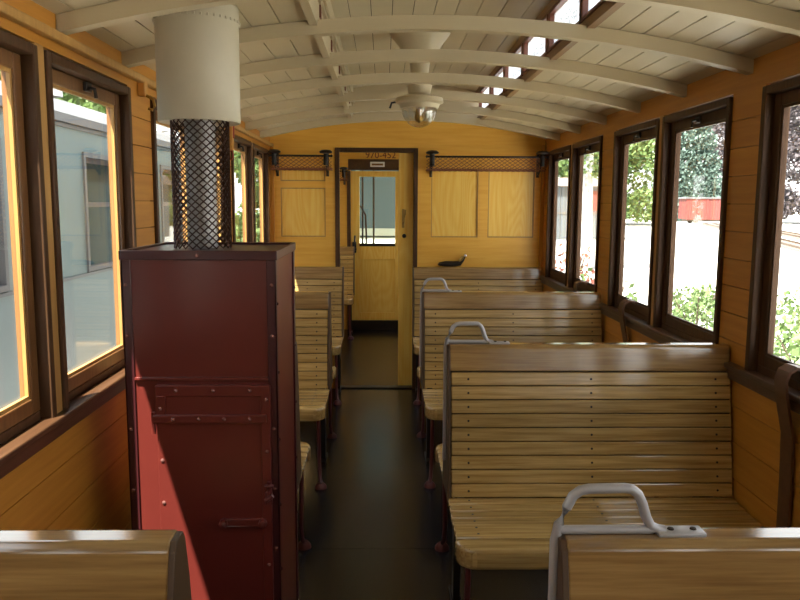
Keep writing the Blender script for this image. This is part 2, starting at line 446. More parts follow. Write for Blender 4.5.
for s in (1,):
    for i in range(len(RIBS)-1):
        y0, y1 = RIBS[i]+.3-.28, RIBS[i]+.3+.32
        if y1 > LY1 or y0 < LY0: continue
        r = thing('window_%d' % k, 'small etched clerestory window on the %s of the roof, %s from the far end' % (('left', 'right')[s > 0], ['first', 'second', 'third', 'fourth', 'fifth', 'sixth', 'seventh', 'eighth', 'ninth', 'tenth', 'eleventh'][len(RIBS)-2-i]), 'window', (s*LH, (y0+y1)/2, WZ0)); struct(r); k += 1
        fr = MB(); x0, x1 = s*(LH-.008), s*(LH+.028)
        fr.box(x0, x1, y0, y0+.03, WZ0-.004, WZ1+.004, bev=.002); fr.box(x0, x1, y1-.03, y1, WZ0-.004, WZ1+.004, bev=.002)
        fr.box(x0, x1, y0+.03, y1-.03, WZ0-.004, WZ0+.008); fr.box(x0, x1, y0+.03, y1-.03, WZ1-.008, WZ1+.004)
        fr.build('frame', M['clerestory'], r)
        g = MB(); g.box(s*(LH+.014), s*(LH+.018), y0+.03, y1-.03, WZ0+.008, WZ1-.008); g.build('pane', M['etched'], r)
for i, y in enumerate(RIBS):
    rb = MB(); pts = []; ups = []
    for q in range(41):
        x = -1.149+2.313*q/40; pts.append((x, y, zc(x)-.052)); ups.append((0, 0, 1))
    rb.sweep_rect(pts, ups, .024, .05, (0, 1, 0))
    o = rb.build('ceiling_rib', M['cream'])
    ords = ['nearest the partition', 'second from the partition', 'third from the partition', 'fourth from the partition', 'fifth from the partition', 'sixth from the partition, just above the stove flue', 'seventh from the partition, at the top edge of the photo']
    j = len(RIBS)-1-i
    tag(o, 'curved cream ceiling rib, ' + (ords[j] if j < len(ords) else 'overhead behind the photo, %s rib from the partition' % ['eighth', 'ninth', 'tenth', 'eleventh'][j-7]), 'ceiling rib', 'curved ribs under the ceiling')

# ------------------------------------------------------------------ partition (wall_far) with doorway, end wall, rear wall
def arch_prism(mb, x0, x1, z0, y0, y1, mat=0, top=zc, extra=.0, n=24):
    xs = [x0+(x1-x0)*i/n for i in range(n+1)]
    poly = [(x1, z0), (x0, z0)]+[(x, top(x)+extra) for x in xs]
    mb.prism(poly, 'Y', y0, y1, mat=mat)
DX0, DX1, DZ = -.572, .055, 2.034
w = MB()
YP = YF+.014
for x0, x1 in ((XL, DX0), (DX1, XR)): w.box(x0, x1, YP, YF+.05, 0, 2.10, mat=1)
w.box(DX0, DX1, YP, YF+.05, DZ, 2.10, mat=0)
arch_prism(w, XL, XR, 2.10, YF, YF+.05, extra=.002)
def framed(x0, x1, z0, z1, panels):
    """front board layer of x0..x1 with rectangular recesses"""
    zs = sorted({z0, z1, *[p[2] for p in panels], *[p[3] for p in panels]})
    for a, b in zip(zs, zs[1:]):
        row = sorted([p for p in panels if p[2] <= a+1e-6 and p[3] >= b-1e-6])
        x = x0
        for p in row:
            w.box(x, p[0], YF, YP, a, b); x = p[1]
        w.box(x, x1, YF, YP, a, b)
    for p in panels:                                      # bead moulding
        e = .009
        w.box(p[0], p[0]+e, YF+.004, YP, p[2], p[3], mat=2); w.box(p[1]-e, p[1], YF+.004, YP, p[2], p[3], mat=2)
        w.box(p[0]+e, p[1]-e, YF+.004, YP, p[2], p[2]+e, mat=2); w.box(p[0]+e, p[1]-e, YF+.004, YP, p[3]-e, p[3], mat=2)
framed(DX1, XR, 0, 2.10, [(.205, .605, 1.322, 1.90), (.69, 1.085, 1.322, 1.90)])
framed(XL, DX0, 0, 2.10, [(-1.068, -.69, 1.322, 1.735), (-1.068, -.69, 1.79, 1.90)])
w.box(DX0, DX1, YF, YP, DZ, 2.10)
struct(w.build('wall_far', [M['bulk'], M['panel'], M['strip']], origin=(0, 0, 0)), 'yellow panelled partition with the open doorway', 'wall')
t = MB(); e = .036
t.box(DX0-e, DX0, YF-.014, YF+.06, 0, DZ+e, bev=.004); t.box(DX1, DX1+e, YF-.014, YF+.06, 0, DZ+e, bev=.004)
t.box(DX0, DX1, YF-.014, YF+.06, DZ, DZ+e, bev=.004)
trim(tn, t, M['darkZ'], 'dark brown casing round the doorway'); tn += 1
t = MB(); t.box(DX0, DX1, YF-.01, YF+.07, 0, .012, bev=.004)
trim(tn, t, M['black'], 'dark threshold strip in the doorway'); tn += 1
t = MB()                                                  # corner posts
for xx, s in ((XL, -1), (XR, 1)): t.box(xx, xx-s*.03, YF-.022, YF, 1.006, 2.10, bev=.004)
trim(tn, t, M['wallZ'], 'orange corner posts where the partition meets the side walls'); tn += 1

d = thing('door_1', 'yellow sliding door standing open in the doorway, its edge showing on the right', 'door', (.28, YF+.09, 0)); struct(d)
b = MB(); b.box(-.068, .62, YF+.065, YF+.105, .01, 2.06, bev=.004); b.build('leaf', M['panel'], d)
b = MB(); b.box(-.04, -.02, YF+.058, YF+.066, 1.40, 1.56, bev=.002)
b.tube([(-.03, YF+.062, 1.43), (-.026, YF+.03, 1.45), (-.014, YF+.03, 1.52), (-.014, YF+.062, 1.55)], .008)
b.build('handle', M['brass'], d)
b = MB(); b.lathe([(.0, -.004), (.018, -.004), (.018, .004)], (-.02, YF+.064, 1.33), 16, axis='Y'); b.build('keyhole_plate', M['black'], d)

w = MB()
EX0, EX1, EZ = -.61, .0, 2.10
w.box(XL, EX0, YE, YE+.05, 0, 2.1); w.box(EX1, XR, YE, YE+.05, 0, 2.1); w.box(EX0, EX1, YE, YE+.05, EZ, 2.1)
arch_prism(w, XL, XR, 2.1, YE, YE+.05, extra=.002)
wend = struct(w.build('wall_end', M['bulk'], origin=(0, 0, 0)), 'orange end wall of the far compartment', 'wall')
d2 = thing('door_2', 'closed far end door with glass window above a wooden panel', 'door', ((EX0+EX1)/2, YE, 0)); struct(d2)
b = MB(); y0, y1 = YE+.0, YE+.04
b.box(EX0, EX0+.11, y0, y1, .12, EZ-.10, bev=.003); b.box(EX1-.05, EX1, y0, y1, .12, EZ-.10, bev=.003)
b.box(EX0+.11, EX1-.05, y0, y1, 1.93, EZ-.10, bev=.003); b.box(EX0+.11, EX1-.05, y0, y1, .90, 1.08, bev=.003)
b.box(EX0+.11, EX1-.05, y0, y1, .12, .22, bev=.003)
b.box(EX0+.11, EX1-.05, y0+.012, y1, .22, .90)
b.build('leaf', M['panel'], d2)
b = MB(); b.box(EX0-.03, EX1+.03, YE-.02, YE+.03, EZ-.09, EZ+.045, bev=.004); hd = b.build('header', M['dark'], d2)
b = MB(); b.box(EX0-.045, EX0, YE-.02, YE+.03, 0, EZ-.1, bev=.004); b.build('jamb', M['dark'], d2)
b = MB(); b.box(EX0, EX1, YE-.012, YE+.03, .0, .12, bev=.004); b.build('kick_plate', M['black'], d2)
b = MB(); b.box(EX0+.10, EX1-.04, YE+.018, YE+.022, 1.07, 1.94); b.build('pane', M['glass'], d2)
b = MB(); b.box(EX0+.11, EX1-.05, YE-.006, YE+.01, 1.065, 1.10); b.build('window_stop', M['black'], d2)
b = MB(); b.box(EX0+.02, EX0+.07, YE-.02, YE, .98, 1.12, bev=.006)
b.tube([(EX0+.045, YE-.02, 1.05), (EX0+.045, YE-.06, 1.05), (EX0+.05, YE-.06, 1.10), (EX0+.055, YE-.05, 1.2)], .011)
b.lathe([(0, -.02), (.03, -.012), (.03, .012), (0, .02)], (EX0+.045, YE-.05, 1.03), 12)
b.build('handle', M['black'], d2)
b = MB(); b.box(-.365, -.185, YE-.026, YE-.02, 2.05, 2.112, bev=.002)
sg = b.build('sign_plate', M['white'], d2)
def text_mesh(name, txt, size, loc, mat, parent, ext=.001):
    cu = bpy.data.curves.new(name, 'FONT'); cu.body = txt; cu.size = size; cu.align_x = 'CENTER'; cu.align_y = 'CENTER'; cu.extrude = ext
    ob = bpy.data.objects.new(name, cu); COL.objects.link(ob)
    bpy.context.view_layer.update()
    me = bpy.data.meshes.new_from_object(ob.evaluated_get(bpy.context.evaluated_depsgraph_get()))
    bpy.data.objects.remove(ob)
    R = Matrix.Translation(Vector(loc)-Vector(ORIG[parent.name])) @ Matrix.Rotation(PI/2, 4, 'X')
    me.transform(R); me.materials.clear(); me.materials.append(mat)
    o = bpy.data.objects.new(name, me); COL.objects.link(o); o.parent = parent; ORIG[o.name] = ORIG[parent.name]
    return o
b = MB()
b.box(-.345, -.205, YE-.0275, YE-.0258, 2.068, 2.092); b.build('lettering', M['groove'], sg)
text_mesh('lettering', '970-452', .115, (-.235, YE-.002, 2.193), M['redpaint'], wend)

w = MB(); w.box(XL, XR, YB-.05, YB, 0, 2.1); arch_prism(w, XL, XR, 2.1, YB-.05, YB, extra=.002)
struct(w.build('wall_back', M['bulk'], origin=(0, 0, 0)), 'orange wall behind the camera', 'wall')

# ------------------------------------------------------------------ benches
def bench(name, label, X, Y, L, s, front=True, rear=True, handle=False):
    root = thing(name, label, 'bench', (X, Y, 0), 'slatted wooden benches')
    x = lambda a: X+s*a
    def yb(z): return -.050-(.968-z)/(.468)*.085      # front face of the back
    sides = ([1] if front else [])+([-1] if rear else [])
    # backrest
    b = MB()
    y_hi = .03 if True else 0
    b.prism([(-.034, .97), (.034, .97), (.034, 1.058), (.026, 1.072), (-.026, 1.072), (-.034, 1.058)], 'X', 0, 1, bev=0) if False else None
    plank = [(-.048, .971), (.048 if rear else .03, .971), (.034 if rear else .028, 1.06), (.022, 1.072), (-.022, 1.072), (-.034, 1.06)]
    if not front: plank = [(-.03, .971), (.048, .971), (.034, 1.06), (.022, 1.072), (-.022, 1.072), (-.028, 1.06)]
    b.prism([(Y+p, z) for p, z in plank], 'X', x(0), x(L), bev=.004, mat=3)
    N = 9; h = (.968-.494)/N
    for sd in sides:
        for i in range(N):
            za = .494+i*h+.002; zb_ = .494+(i+1)*h-.002
            P = [(yb(za), za), (yb(zb_), zb_), (yb(zb_)+.016, zb_), (yb(za)+.016, za)]
            b.prism([(Y+sd*p, z) for p, z in P], 'X', x(.004), x(L), bev=.0028, seg=1)
            for fx in (.07, .5*L, L-.06):
                zz = (za+zb_)/2
                b.lathe([(.0045, -.001), (.0045, .003)], (x(fx), Y+sd*(yb(zz)-.0002), zz), 8, mat=2, axis='Y')
    core = [(yb(.968)+.014 if front else -.01, .968), (yb(.5)+.014 if front else -.01, .5), (-yb(.5)-.014 if rear else .012, .5), (-yb(.968)-.014 if rear else .012, .968)]
    b.prism([(Y+p, z) for p, z in core], 'X', x(.006), x(L), mat=1)
    b.build('backrest', [M['oak'], M['oakdark'], M['screw'], M['oaktop']], root)
    # seats
    for sd in sides:
        b = MB(); n = 6; p = (.468-.125)/n
        for i in range(n):
            ya = .125+i*p+.0015; y_b = .125+(i+1)*p-.0015
            zA = .492-.008*math.sin(PI*i/n)
            b.box(x(-.010), x(L), Y-sd*ya, Y-sd*y_b, zA-.02, zA, bev=.003, seg=1)
            for fx in (.07, .5*L):
                b.lathe([(.0045, 0), (.0045, .0012)], (x(fx), Y-sd*(ya+y_b)/2, zA), 8, mat=1)
        r = .06; r = .07; pl = [(-.016, .470), (-.016, .568-r)]+[(-.016+r-r*math.cos(t*PI/10), .568-r+r*math.sin(t*PI/10)) for t in range(1, 6)]+[(L, .568), (L, .470)]
        b.prism([(x(q[0]), Y-sd*q[1]) for q in pl], 'Z', .414, .491, bev=.019, seg=5)
        b.build('seat', [M['oak'], M['screw']], root, smooth=True)
        fr = MB()
        for xe in (.05, L-.05):
            fr.box(x(xe-.012), x(xe+.012), Y-sd*.02, Y-sd*.50, .42, .462, bev=.003)
        fr.box(x(.05), x(L-.05), Y-sd*.30, Y-sd*.33, .425, .460)
        fr.build('seat_frame', M['black'], root)
        for xe in (.03, L-.07):
            l = MB()
            l.tube([(x(xe), Y-sd*.48, .425), (x(xe), Y-sd*.49, .36), (x(xe), Y-sd*.47, .25), (x(xe), Y-sd*.44, .12), (x(xe-.004), Y-sd*.45, .05), (x(xe-.012), Y-sd*.47, .022)], .012, flat=(.014, .011, (1, 0, 0)))
            l.lathe([(.034, 0), (.034, .012), (.02, .03), (0, .034)], (x(xe-.01), Y-sd*.47, 0), 14)
            l.build('leg', M['maroon'], root, smooth=True)
    # central upright standards at each end
    for xe in (.04, L-.07):
        l = MB(); l.box(x(xe-.014), x(xe+.014), Y-.03*(1 if front else -.2), Y+.03*(1 if rear else -.2)+.012, 0, .5, bev=.003)
        l.box(x(xe-.02), x(xe+.02), Y-(.10 if front else 0), Y+(.10 if rear else .02), 0, .02, bev=.003)
        l.build('standard', M['black'], root)
    # end plate at the aisle
    e = MB()
    pf = [(-.052, .98), (-.138, .47)] if front else [(-.03, 1.0), (-.014, .47)]
    pr = [(.138, .47), (.052, .98)] if rear else [(.014, .47), (.03, 1.0)]
    poly = pf+pr+[(.032, 1.055), (.02, 1.070), (-.02, 1.070), (-.032, 1.055)]
    e.prism([(Y+p, z) for p, z in poly], 'X', x(-.010), x(.001), bev=.002)
    e.build('end_plate', M['endplate'], root)
    if handle:
        g = MB()
        path = [(-.014, .60), (-.014, .9), (-.014, 1.06), (-.008, 1.09), (.004, 1.118), (.014, 1.138), (.026, 1.147), (.04, 1.15), (.10, 1.151), (.112, 1.149), (.122, 1.141), (.13, 1.125), (.138, 1.10), (.146, 1.085), (.158, 1.079), (.17, 1.077)]
        g.tube([(x(a), Y, z) for a, z in path], .0085, 10)
        g.tube([(x(-.012), Y, 1.079), (x(.15), Y, 1.079)], .0075, 10)
        g.box(x(.155), x(.235), Y-.017, Y+.017, 1.071, 1.079, bev=.003)
        gh = g.build('grab_handle', M['grey'], root, smooth=True); gh['label'] = 'grey metal grab handle'
        for a in (.18, .218): MB().lathe([(.006, 0), (.005, .003), (0, .004)], (x(a), Y, 1.0785), 10).build('screw', M['screw'], gh)
    return root
RX, RLn = .06, 1.095
bench('wooden_bench', 'oak bench in the bottom right corner, only its top and grey handle showing', .102, 1.203, 1.054, 1, True, True, True)
b1 = bench('wooden_bench', 'wide oak slatted bench right of the aisle showing its whole back and seat', RX, 2.925, RLn, 1, True, True, True)
dup(b1, (RX-.01, 4.655, 0), 'oak slatted bench right of the aisle between the large bench and the partition bench')
bench('wooden_bench', 'oak slatted bench against the partition at the far right, without a handle', RX, 6.455, RLn, 1, True, False, False)
LX, LLn = -.533, .605
l1 = bench('wooden_bench', 'short oak slatted bench in the bottom left corner in front of the red stove', LX-.012, 1.205, LLn, -1, True, True, False)
dup(l1, (LX, 4.64, 0), 'short oak slatted bench left of the aisle, between the stove and the partition bench')
bench('wooden_bench', 'short oak bench directly behind the red stove, mostly hidden by it', LX-.018, 2.95, LLn-.02, -1, False, True, False)
lw = bench('wooden_bench', 'short oak slatted bench against the partition left of the doorway', LX-.012, 6.455, LLn-.012, -1, True, False, False)
dup(lw, (-.665+.1, 9.4, 0), 'short oak bench seen through the doorway, left of the far end door')

# ------------------------------------------------------------------ stove
SX0, SX1, SY0, SY1, SZ = -1.012, -.533, 2.36, 2.86, 1.468
st = thing('stove', 'tall maroon riveted sheet metal stove left of the aisle', 'stove', ((SX0+SX1)/2, (SY0+SY1)/2, 0))
b = MB(); b.box(SX0+.006, SX1-.006, SY0+.006, SY1-.006, .02, SZ-.012); b.build('casing', M['red'], st)
b = MB(); a = .03                                        # angle-iron corners, plinth and top rim
for (xa, xb_) in ((SX0, SX0+a), (SX1-a, SX1)):
    b.box(xa, xb_, SY0, SY0+.006, 0, SZ-.02, bev=.0015, seg=1); b.box(xa, xb_, SY1-.006, SY1, 0, SZ-.02, bev=.0015, seg=1)
for (ya, yb_) in ((SY0, SY0+a), (SY1-a, SY1)):
    b.box(SX0, SX0+.006, ya, yb_, 0, SZ-.02, bev=.0015, seg=1); b.box(SX1-.006, SX1, ya, yb_, 0, SZ-.02, bev=.0015, seg=1)
b.build('corner_angle', M['rededge'], st)
b = MB(); b.box(SX0-.004, SX1+.004, SY0-.004, SY0+.008, SZ-.03, SZ, bev=.003); b.box(SX0-.004, SX1+.004, SY1-.008, SY1+.004, SZ-.03, SZ, bev=.003)
b.box(SX0-.004, SX0+.008, SY0, SY1, SZ-.03, SZ, bev=.003); b.box(SX1-.008, SX1+.004, SY0, SY1, SZ-.03, SZ, bev=.003)
b.box(SX0+.004, SX1-.004, SY0+.004, SY1-.004, SZ-.016, SZ-.008); b.build('top_rim', M['rededge'], st)
b = MB(); b.box(SX0+.03, SX1-.03, SY0-.004, SY0+.008, 1.058, 1.068, bev=.002); b.build('seam_strip', M['red'], st)
DX = (-.915, -.556)
b = MB(); b.box(DX[0], DX[1], SY0-.010, SY0+.006, .06, 1.045, bev=.003)
# raised frame of the door
b.box(DX[0], DX[1], SY0-.016, SY0-.008, 1.01, 1.045, bev=.002); b.box(DX[0], DX[0]+.03, SY0-.016, SY0-.008, .935, 1.012, bev=.002); b.box(DX[1]-.03, DX[1], SY0-.016, SY0-.008, .06, 1.012, bev=.002)
dr = b.build('door', M['red'], st)
b = MB(); b.box(DX[0]-.01, DX[1]-.012, SY0-.024, SY0-.012, .925, .952, bev=.003)
b.tube([(DX[0]-.008, SY0-.016, .89), (DX[0]-.008, SY0-.016, .96)], .007); b.build('hinge_strap', M['red'], dr)
b = MB(); b.box(-.715, -.575, SY0-.022, SY0-.010, .582, .608, bev=.003)
for xx in (-.71, -.585): b.lathe([(0, -.034), (.012, -.03), (.014, -.02), (.014, 0)], (xx, SY0-.008, .595), 12, axis='Y')
b.build('latch_bar', M['red'], dr)
b = MB(); b.box(-.575, -.553, SY0-.026, SY0-.008, .655, .70, bev=.004); b.tube([(-.573, SY0-.028, .672), (-.55, SY0-.03, .69)], .008)
b.tube([(-.562, SY0-.02, .69), (-.562, SY0-.026, .735)], .007); b.tube([(-.575, SY0-.026, .72), (-.549, SY0-.026, .72)], .007)
b.build('catch', M['maroon'], dr)
def rivet(x, y, z): MB().lathe([(.0065, 0), (.0055, -.003), (0, -.005)], (x, y, z), 8, axis='Y').build('rivet', M['rivet'], st, smooth=True)
for xx in (-.85, -.735, -.62): rivet(xx, SY0-.016, 1.028)
for xx in (-.86, -.78, -.70, -.62): rivet(xx, SY0-.024, .938)
for zz in (.97, .98-.18, .66, .36, .2): rivet(DX[0]+.014, SY0-(.016 if zz > .93 else .010), zz)
for zz in (1.0, .83, .45, .25): rivet(DX[1]-.012, SY0-.016, zz)
for zz in (1.36, 1.2, .9, .7, .5): rivet(SX1-.015, SY0, zz); rivet(SX0+.012, SY0, zz)
rivet(-.775, SY0-.004, SZ-.015)
for zz in (1.30, 1.08, .86, .64, .42):
    for yy in (SY0+.018, SY1-.018): MB().lathe([(.0055, 0), (.0045, .003), (0, .0045)], (SX1, yy, zz), 8, axis='X').build('rivet', M['rededge'], st, smooth=True)

PX, PY = -.812, 2.60
fl = thing('flue_pipe', 'round stove flue rising from the stove top inside brown mesh, cream sleeve above', 'flue', (PX, PY, SZ-.006))
b = MB(); b.lathe([(.05, 0), (.05, .43)], (PX, PY, SZ-.006), 28); b.build('inner_pipe', M['pipe'], fl, smooth=True)
b = MB(); NA, NZ, R, H0, H1 = 44, 36, .093, SZ-.004, 1.89
V = []; F = []
for j in range(NZ+1):
    for i in range(NA): V.append((PX+R*math.cos(2*PI*i/NA), PY+R*math.sin(2*PI*i/NA), H0+(H1-H0)*j/NZ))
for j in range(NZ-1):
    for i in range(NA):
        if (i+j) % 2 == 0:
            F.append((j*NA+i, (j+1)*NA+(i+1) % NA, (j+2)*NA+i if j+2 <= NZ else (j+1)*NA+i, (j+1)*NA+(i-1) % NA))
b.raw(V, F)
gm = b.build('mesh_guard', M['mesh'], fl, recalc=False)
wf = gm.modifiers.new('wire', 'WIREFRAME'); wf.thickness = .0064; wf.use_even_offset = False; wf.use_boundary = True
b = MB(); zt_ = zc(-.8)-.01
b.lathe([(.10, 1.882), (.131, 1.877), (.134, 1.881), (.134, 2.20), (.137, 2.202), (.137, zt_-.03), (.134, zt_+.03)], (PX, PY, 0), 40)
sl = b.build('cream_sleeve', M['creamgrey'], fl, smooth=True)
b = MB()
for i in range(40):
    t_ = 2*PI*i/40; b.lathe([(.0045, -.004), (.0045, .004), (0, .006)], (PX+0.1365*math.cos(t_), PY+0.1365*math.sin(t_), zt_-.018), 6)
b.build('collar_stitch', M['creamgrey'], sl)

# ------------------------------------------------------------------ luggage racks
def rack(X0, X1, Yw, label):
    r = thing('luggage_rack', label, 'luggage rack', ((X0+X1)/2, Yw, 1.86), 'brown net luggage racks on the end walls')
    yo = Yw-.19
    for xx in (X0+.045, X1-.045):
        b = MB()
        b.box(xx-.012, xx+.012, Yw-.008, Yw, 1.83, 2.02, bev=.002)
        b.tube([(xx, Yw-.004, 1.845), (xx, Yw-.05, 1.865), (xx, Yw-.11, 1.90), (xx, Yw-.16, 1.95), (xx, yo, 1.985)], .009)
        b.tube([(xx, Yw-.004, 1.99), (xx, yo, 1.99)], .007)
        b.tube([(xx, Yw-.03+.025*math.cos(t*PI/6), 1.945+.025*math.sin(t*PI/6)) for t in range(0, 11)], .005)
        b.tube([(xx, Yw-.09+.02*math.cos(t*PI/6), 1.955+.02*math.sin(t*PI/6)) for t in range(0, 11)], .005)
        b.lathe([(.014, 0), (.014, .02), (.05, .028), (.054, .038), (.036, .052), (0, .056)], (xx, yo, 1.985), 18)
        b.lathe([(.02, -.05), (.02, .05)], (xx, yo, 1.965), 10)
        b.build('bracket', M['black'], r, smooth=True)
    b = MB(); b.tube([(X0, yo, 1.99), (X1, yo, 1.99)], .008)
    for xx in (X0, X1): b.lathe([(0, -.014), (.013, 0), (0, .014)], (xx, yo, 1.99), 10)
    b.build('rail', M['black'], r, smooth=True)
    b = MB(); nx = int((X1-X0)/.022); ny = 14
    pr = [(yo, 1.985), (yo+.01, 1.945), (yo+.04, 1.905), (yo+.09, 1.883), (Yw-.06, 1.878), (Yw-.008, 1.90)]
    def pos(t):
        q = t*(len(pr)-1); i = min(int(q), len(pr)-2); g = q-i
        return (pr[i][0]*(1-g)+pr[i+1][0]*g, pr[i][1]*(1-g)+pr[i+1][1]*g)
    V = []; F = []
    for j in range(ny+1):
        y, z = pos(j/ny)
        for i in range(nx+1): V.append((X0+(X1-X0)*i/nx, y, z))
    W = nx+1
    for j in range(ny-1):
        for i in range(1, nx):
            if (i+j) % 2 == 0: F.append((j*W+i, (j+1)*W+i+1, (j+2)*W+i, (j+1)*W+i-1))
    b.raw(V, F); nt_ = b.build('net', M['net'], r, recalc=False)
    m_ = nt_.modifiers.new('wire', 'WIREFRAME'); m_.thickness = .007; m_.use_even_offset = False; m_.use_boundary = True
    return r
rack(.155, 1.15, YF, 'long brown net luggage rack on the partition right of the doorway')
rack(-1.135, -.625, YF, 'short brown net luggage rack on the partition left of the doorway')
rack(-1.135, -.64, YE, 'brown net rack in the far compartment, its dark bracket seen through the doorway')

# ------------------------------------------------------------------ ceiling lamp
LXc, LYc = 0., 4.36
lm = thing('ceiling_lamp', 'clear glass bowl ceiling lamp with cream fittings hanging in mid aisle', 'ceiling lamp', (LXc, LYc, 2.03))
b = MB(); b.lathe([(.17, 2.548), (.16, 2.53), (.12, 2.48), (.085, 2.43), (.06, 2.40)], (LXc, LYc, 0), 32); b.build('cone', M['cream'], lm, smooth=True)
b = MB(); b.lathe([(.06, 2.41), (.05, 2.33), (.055, 2.30), (.095, 2.295), (.098, 2.275), (.07, 2.265), (.06, 2.215), (.10, 2.20)], (LXc, LYc, 0), 32); b.build('neck', M['cream'], lm, smooth=True)
b = MB(); b.lathe([(.10, 2.205), (.132, 2.195), (.135, 2.172), (.115, 2.163), (.105, 2.14), (.095, 2.138)], (LXc, LYc, 0), 32); b.build('ring', M['cream'], lm, smooth=True)
b = MB(); pr = [(.096*math.cos(t*PI/20), 2.14-.105*math.sin(t*PI/20)) for t in range(0, 11)]
V = []; F = []; SG = 48
for r_, z_ in pr:
    for q in range(SG):
        rr = r_*(1+.035*math.cos(16*2*PI*q/SG)); V.append((LXc+rr*math.cos(2*PI*q/SG), LYc+rr*math.sin(2*PI*q/SG), z_))
for i in range(len(pr)-1):
    for q in range(SG): F.append((i*SG+q, i*SG+(q+1) % SG, (i+1)*SG+(q+1) % SG, (i+1)*SG+q))
b.raw(V, F); b.build('glass_bowl', M['lampglass'], lm, smooth=True)
b = MB(); b.lathe([(.09, 2.15), (.05, 2.158), (.018, 2.15)], (LXc, LYc, 0), 24); b.build('reflector', M['white'], lm, smooth=True)
b = MB(); b.lathe([(.0, 2.06), (.02, 2.07), (.028, 2.09), (.02, 2.12), (.018, 2.165)], (LXc, LYc, 0), 16); b.build('bulb', M['brass'], lm, smooth=True)
b = MB(); b.tube([(LXc-.125, LYc, 2.175), (LXc-.155, LYc, 2.17), (LXc-.165, LYc, 2.14)], .006); b.build('catch', M['black'], lm)

# ------------------------------------------------------------------ small things
def hook(name, label, y, z0, z1, cord):
    r = thing(name, label, 'hook', (XL+.001, y, z0), None)
    b = MB(); b.box(XL, XL+.03, y-.02, y+.02, z0+.03, z1, bev=.005); b.build('block', M['blockwood'], r)
    if cord:
        b = MB(); b.box(XL+.03, XL+.036, y-.012, y+.012, z0+.1, z1-.01, bev=.002); b.build('red_stripe', M['redcord'], r)
        b = MB(); cz = z0+.005
        b.tube([(XL+.016+.011*math.sin(t*PI/6), y, cz-.005+.028*math.cos(t*PI/6)) for t in range(13)], .0035, 6); b.build('cord_loop', M['redcord'], r)
    else:
        b = MB(); b.tube([(XL+.028, y, z1-.06), (XL+.055, y, z1-.075), (XL+.06, y, z1-.10), (XL+.05, y, z1-.115), (XL+.035, y, z1-.11)], .006); b.build('iron_hook', M['brass'], r)
hook('brake_cord_pull', 'orange wooden block with red cord loop hanging on the left wall right of the flue', 4.765, 1.90, 2.15, True)
hook('coat_hook', 'small hook on the left wall post just left of the flue', 3.05, 1.99, 2.085, False)
def strap(y, label):
    r = MB()
    sec = (.0035, .02, (0, 1, 0))
    x = XR
    p = [(x+.04, y, 1.05), (x+.01, y, 1.085), (x-.02, y, 1.09), (x-.045, y, 1.075), (x-.055, y, 1.045), (x-.05, y, 1.0), (x-.038, y, .94), (x-.02, y, .86), (x-.014, y, .7), (x-.012, y, .52)]
    V = []; F = []
    pv = [Vector(q) for q in p]
    for i, q in enumerate(pv):
        d_ = (pv[min(i+1, len(pv)-1)]-pv[max(i-1, 0)]).normalized(); nn = Vector((d_.z, 0, -d_.x))*.0045
        for dy in (-.036, .036):
            for sg_ in (-1, 1): V.append(q+nn*sg_+Vector((0, dy, 0)))
    for i in range(len(pv)-1):
        a_ = i*4; c_ = a_+4
        F += [(a_, a_+2, c_+2, c_), (a_+1, c_+1, c_+3, a_+3), (a_, c_, c_+1, a_+1), (a_+2, a_+3, c_+3, c_+2)]
    F += [(0, 1, 3, 2), (len(V)-4, len(V)-2, len(V)-1, len(V)-3)]
    r.raw(V, F)
    tag(r.build('window_strap', M['leather'], smooth=True), label, 'strap', 'leather window straps')
strap(2.42, 'brown leather window strap looped over the sill at the right edge of the photo')
strap(4.12, 'brown leather window strap over the sill just behind the large right bench')
strap(5.13, 'brown leather window strap peeping over the top of the second right bench')
o_ = MB()
ox, oy, oz = .38, 6.455, 1.073
o_.tube([(ox-.115, oy, oz+.018), (ox-.10, oy, oz+.024), (ox-.05, oy, oz+.027), (ox+.03, oy, oz+.026), (ox+.07, oy, oz+.03), (ox+.095, oy, oz+.06), (ox+.11, oy, oz+.09)], [.006, .016, .024, .025, .022, .016, .012], 10)
r_ = thing('bench_ornament', 'small dark long object with raised shiny end lying on the far right bench top', 'ornament', (ox, oy, oz))
o_.build('body', M['black'], r_, smooth=True)
o_ = MB(); o_.lathe([(0, -.016), (.014, -.008), (.016, 0), (.012, .01), (0, .015)], (ox+.118, oy, oz+.096), 12); o_.build('knob', M['steel'], r_, smooth=True)
o_ = MB(); o_.tube([(ox+.065, oy-.01, oz+.048), (ox+.086, oy-.012, oz+.07), (ox+.1, oy-.012, oz+.09)], [.008, .016, .010], 8); o_.build('collar', M['brass'], r_, smooth=True)

# ------------------------------------------------------------------ outside
GZ = -.8
M['ground'] = plain('pale_gravel_yard', (.43, .42, .385), .9, noise=.15, nscale=1.5)
M['coach'] = plain('blue_grey_coach_paint', (.115, .165, .17), .45, noise=.03, nscale=2)
M['coachlow'] = plain('blue_grey_lower_paint', (.13, .18, .19), .45)
M['coachroof'] = plain('grey_coach_roof', (.11, .112, .115), .6)
M['coachline'] = plain('dark_coach_line', (.10, .11, .12), .5)
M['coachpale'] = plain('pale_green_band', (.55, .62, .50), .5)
M['teal'] = plain('teal_grey_end_wall', (.10, .16, .17), .5)
M['curtain'] = plain('dark_coach_interior', (.05, .03, .025), .6)
M['wagon'] = wood('faded_red_boards', (.15, .028, .022), (.22, .045, .035), 'Z', .7, .12, 8, .6)
M['shed'] = wood('weathered_grey_boards', (.10, .11, .115), (.15, .16, .165), 'Z', .8, .1, 8, .6)
M['bark'] = plain('brown_bark', (.10, .07, .05), .9, noise=.4, nscale=6)
M['birch'] = plain('white_birch_bark', (.42, .41, .39), .8, noise=.4, nscale=3)
M['rail'] = plain('rusty_rail', (.12, .08, .06), .5, metal=.5)
M['sleeper'] = plain('grey_sleepers', (.16, .13, .11), .9)
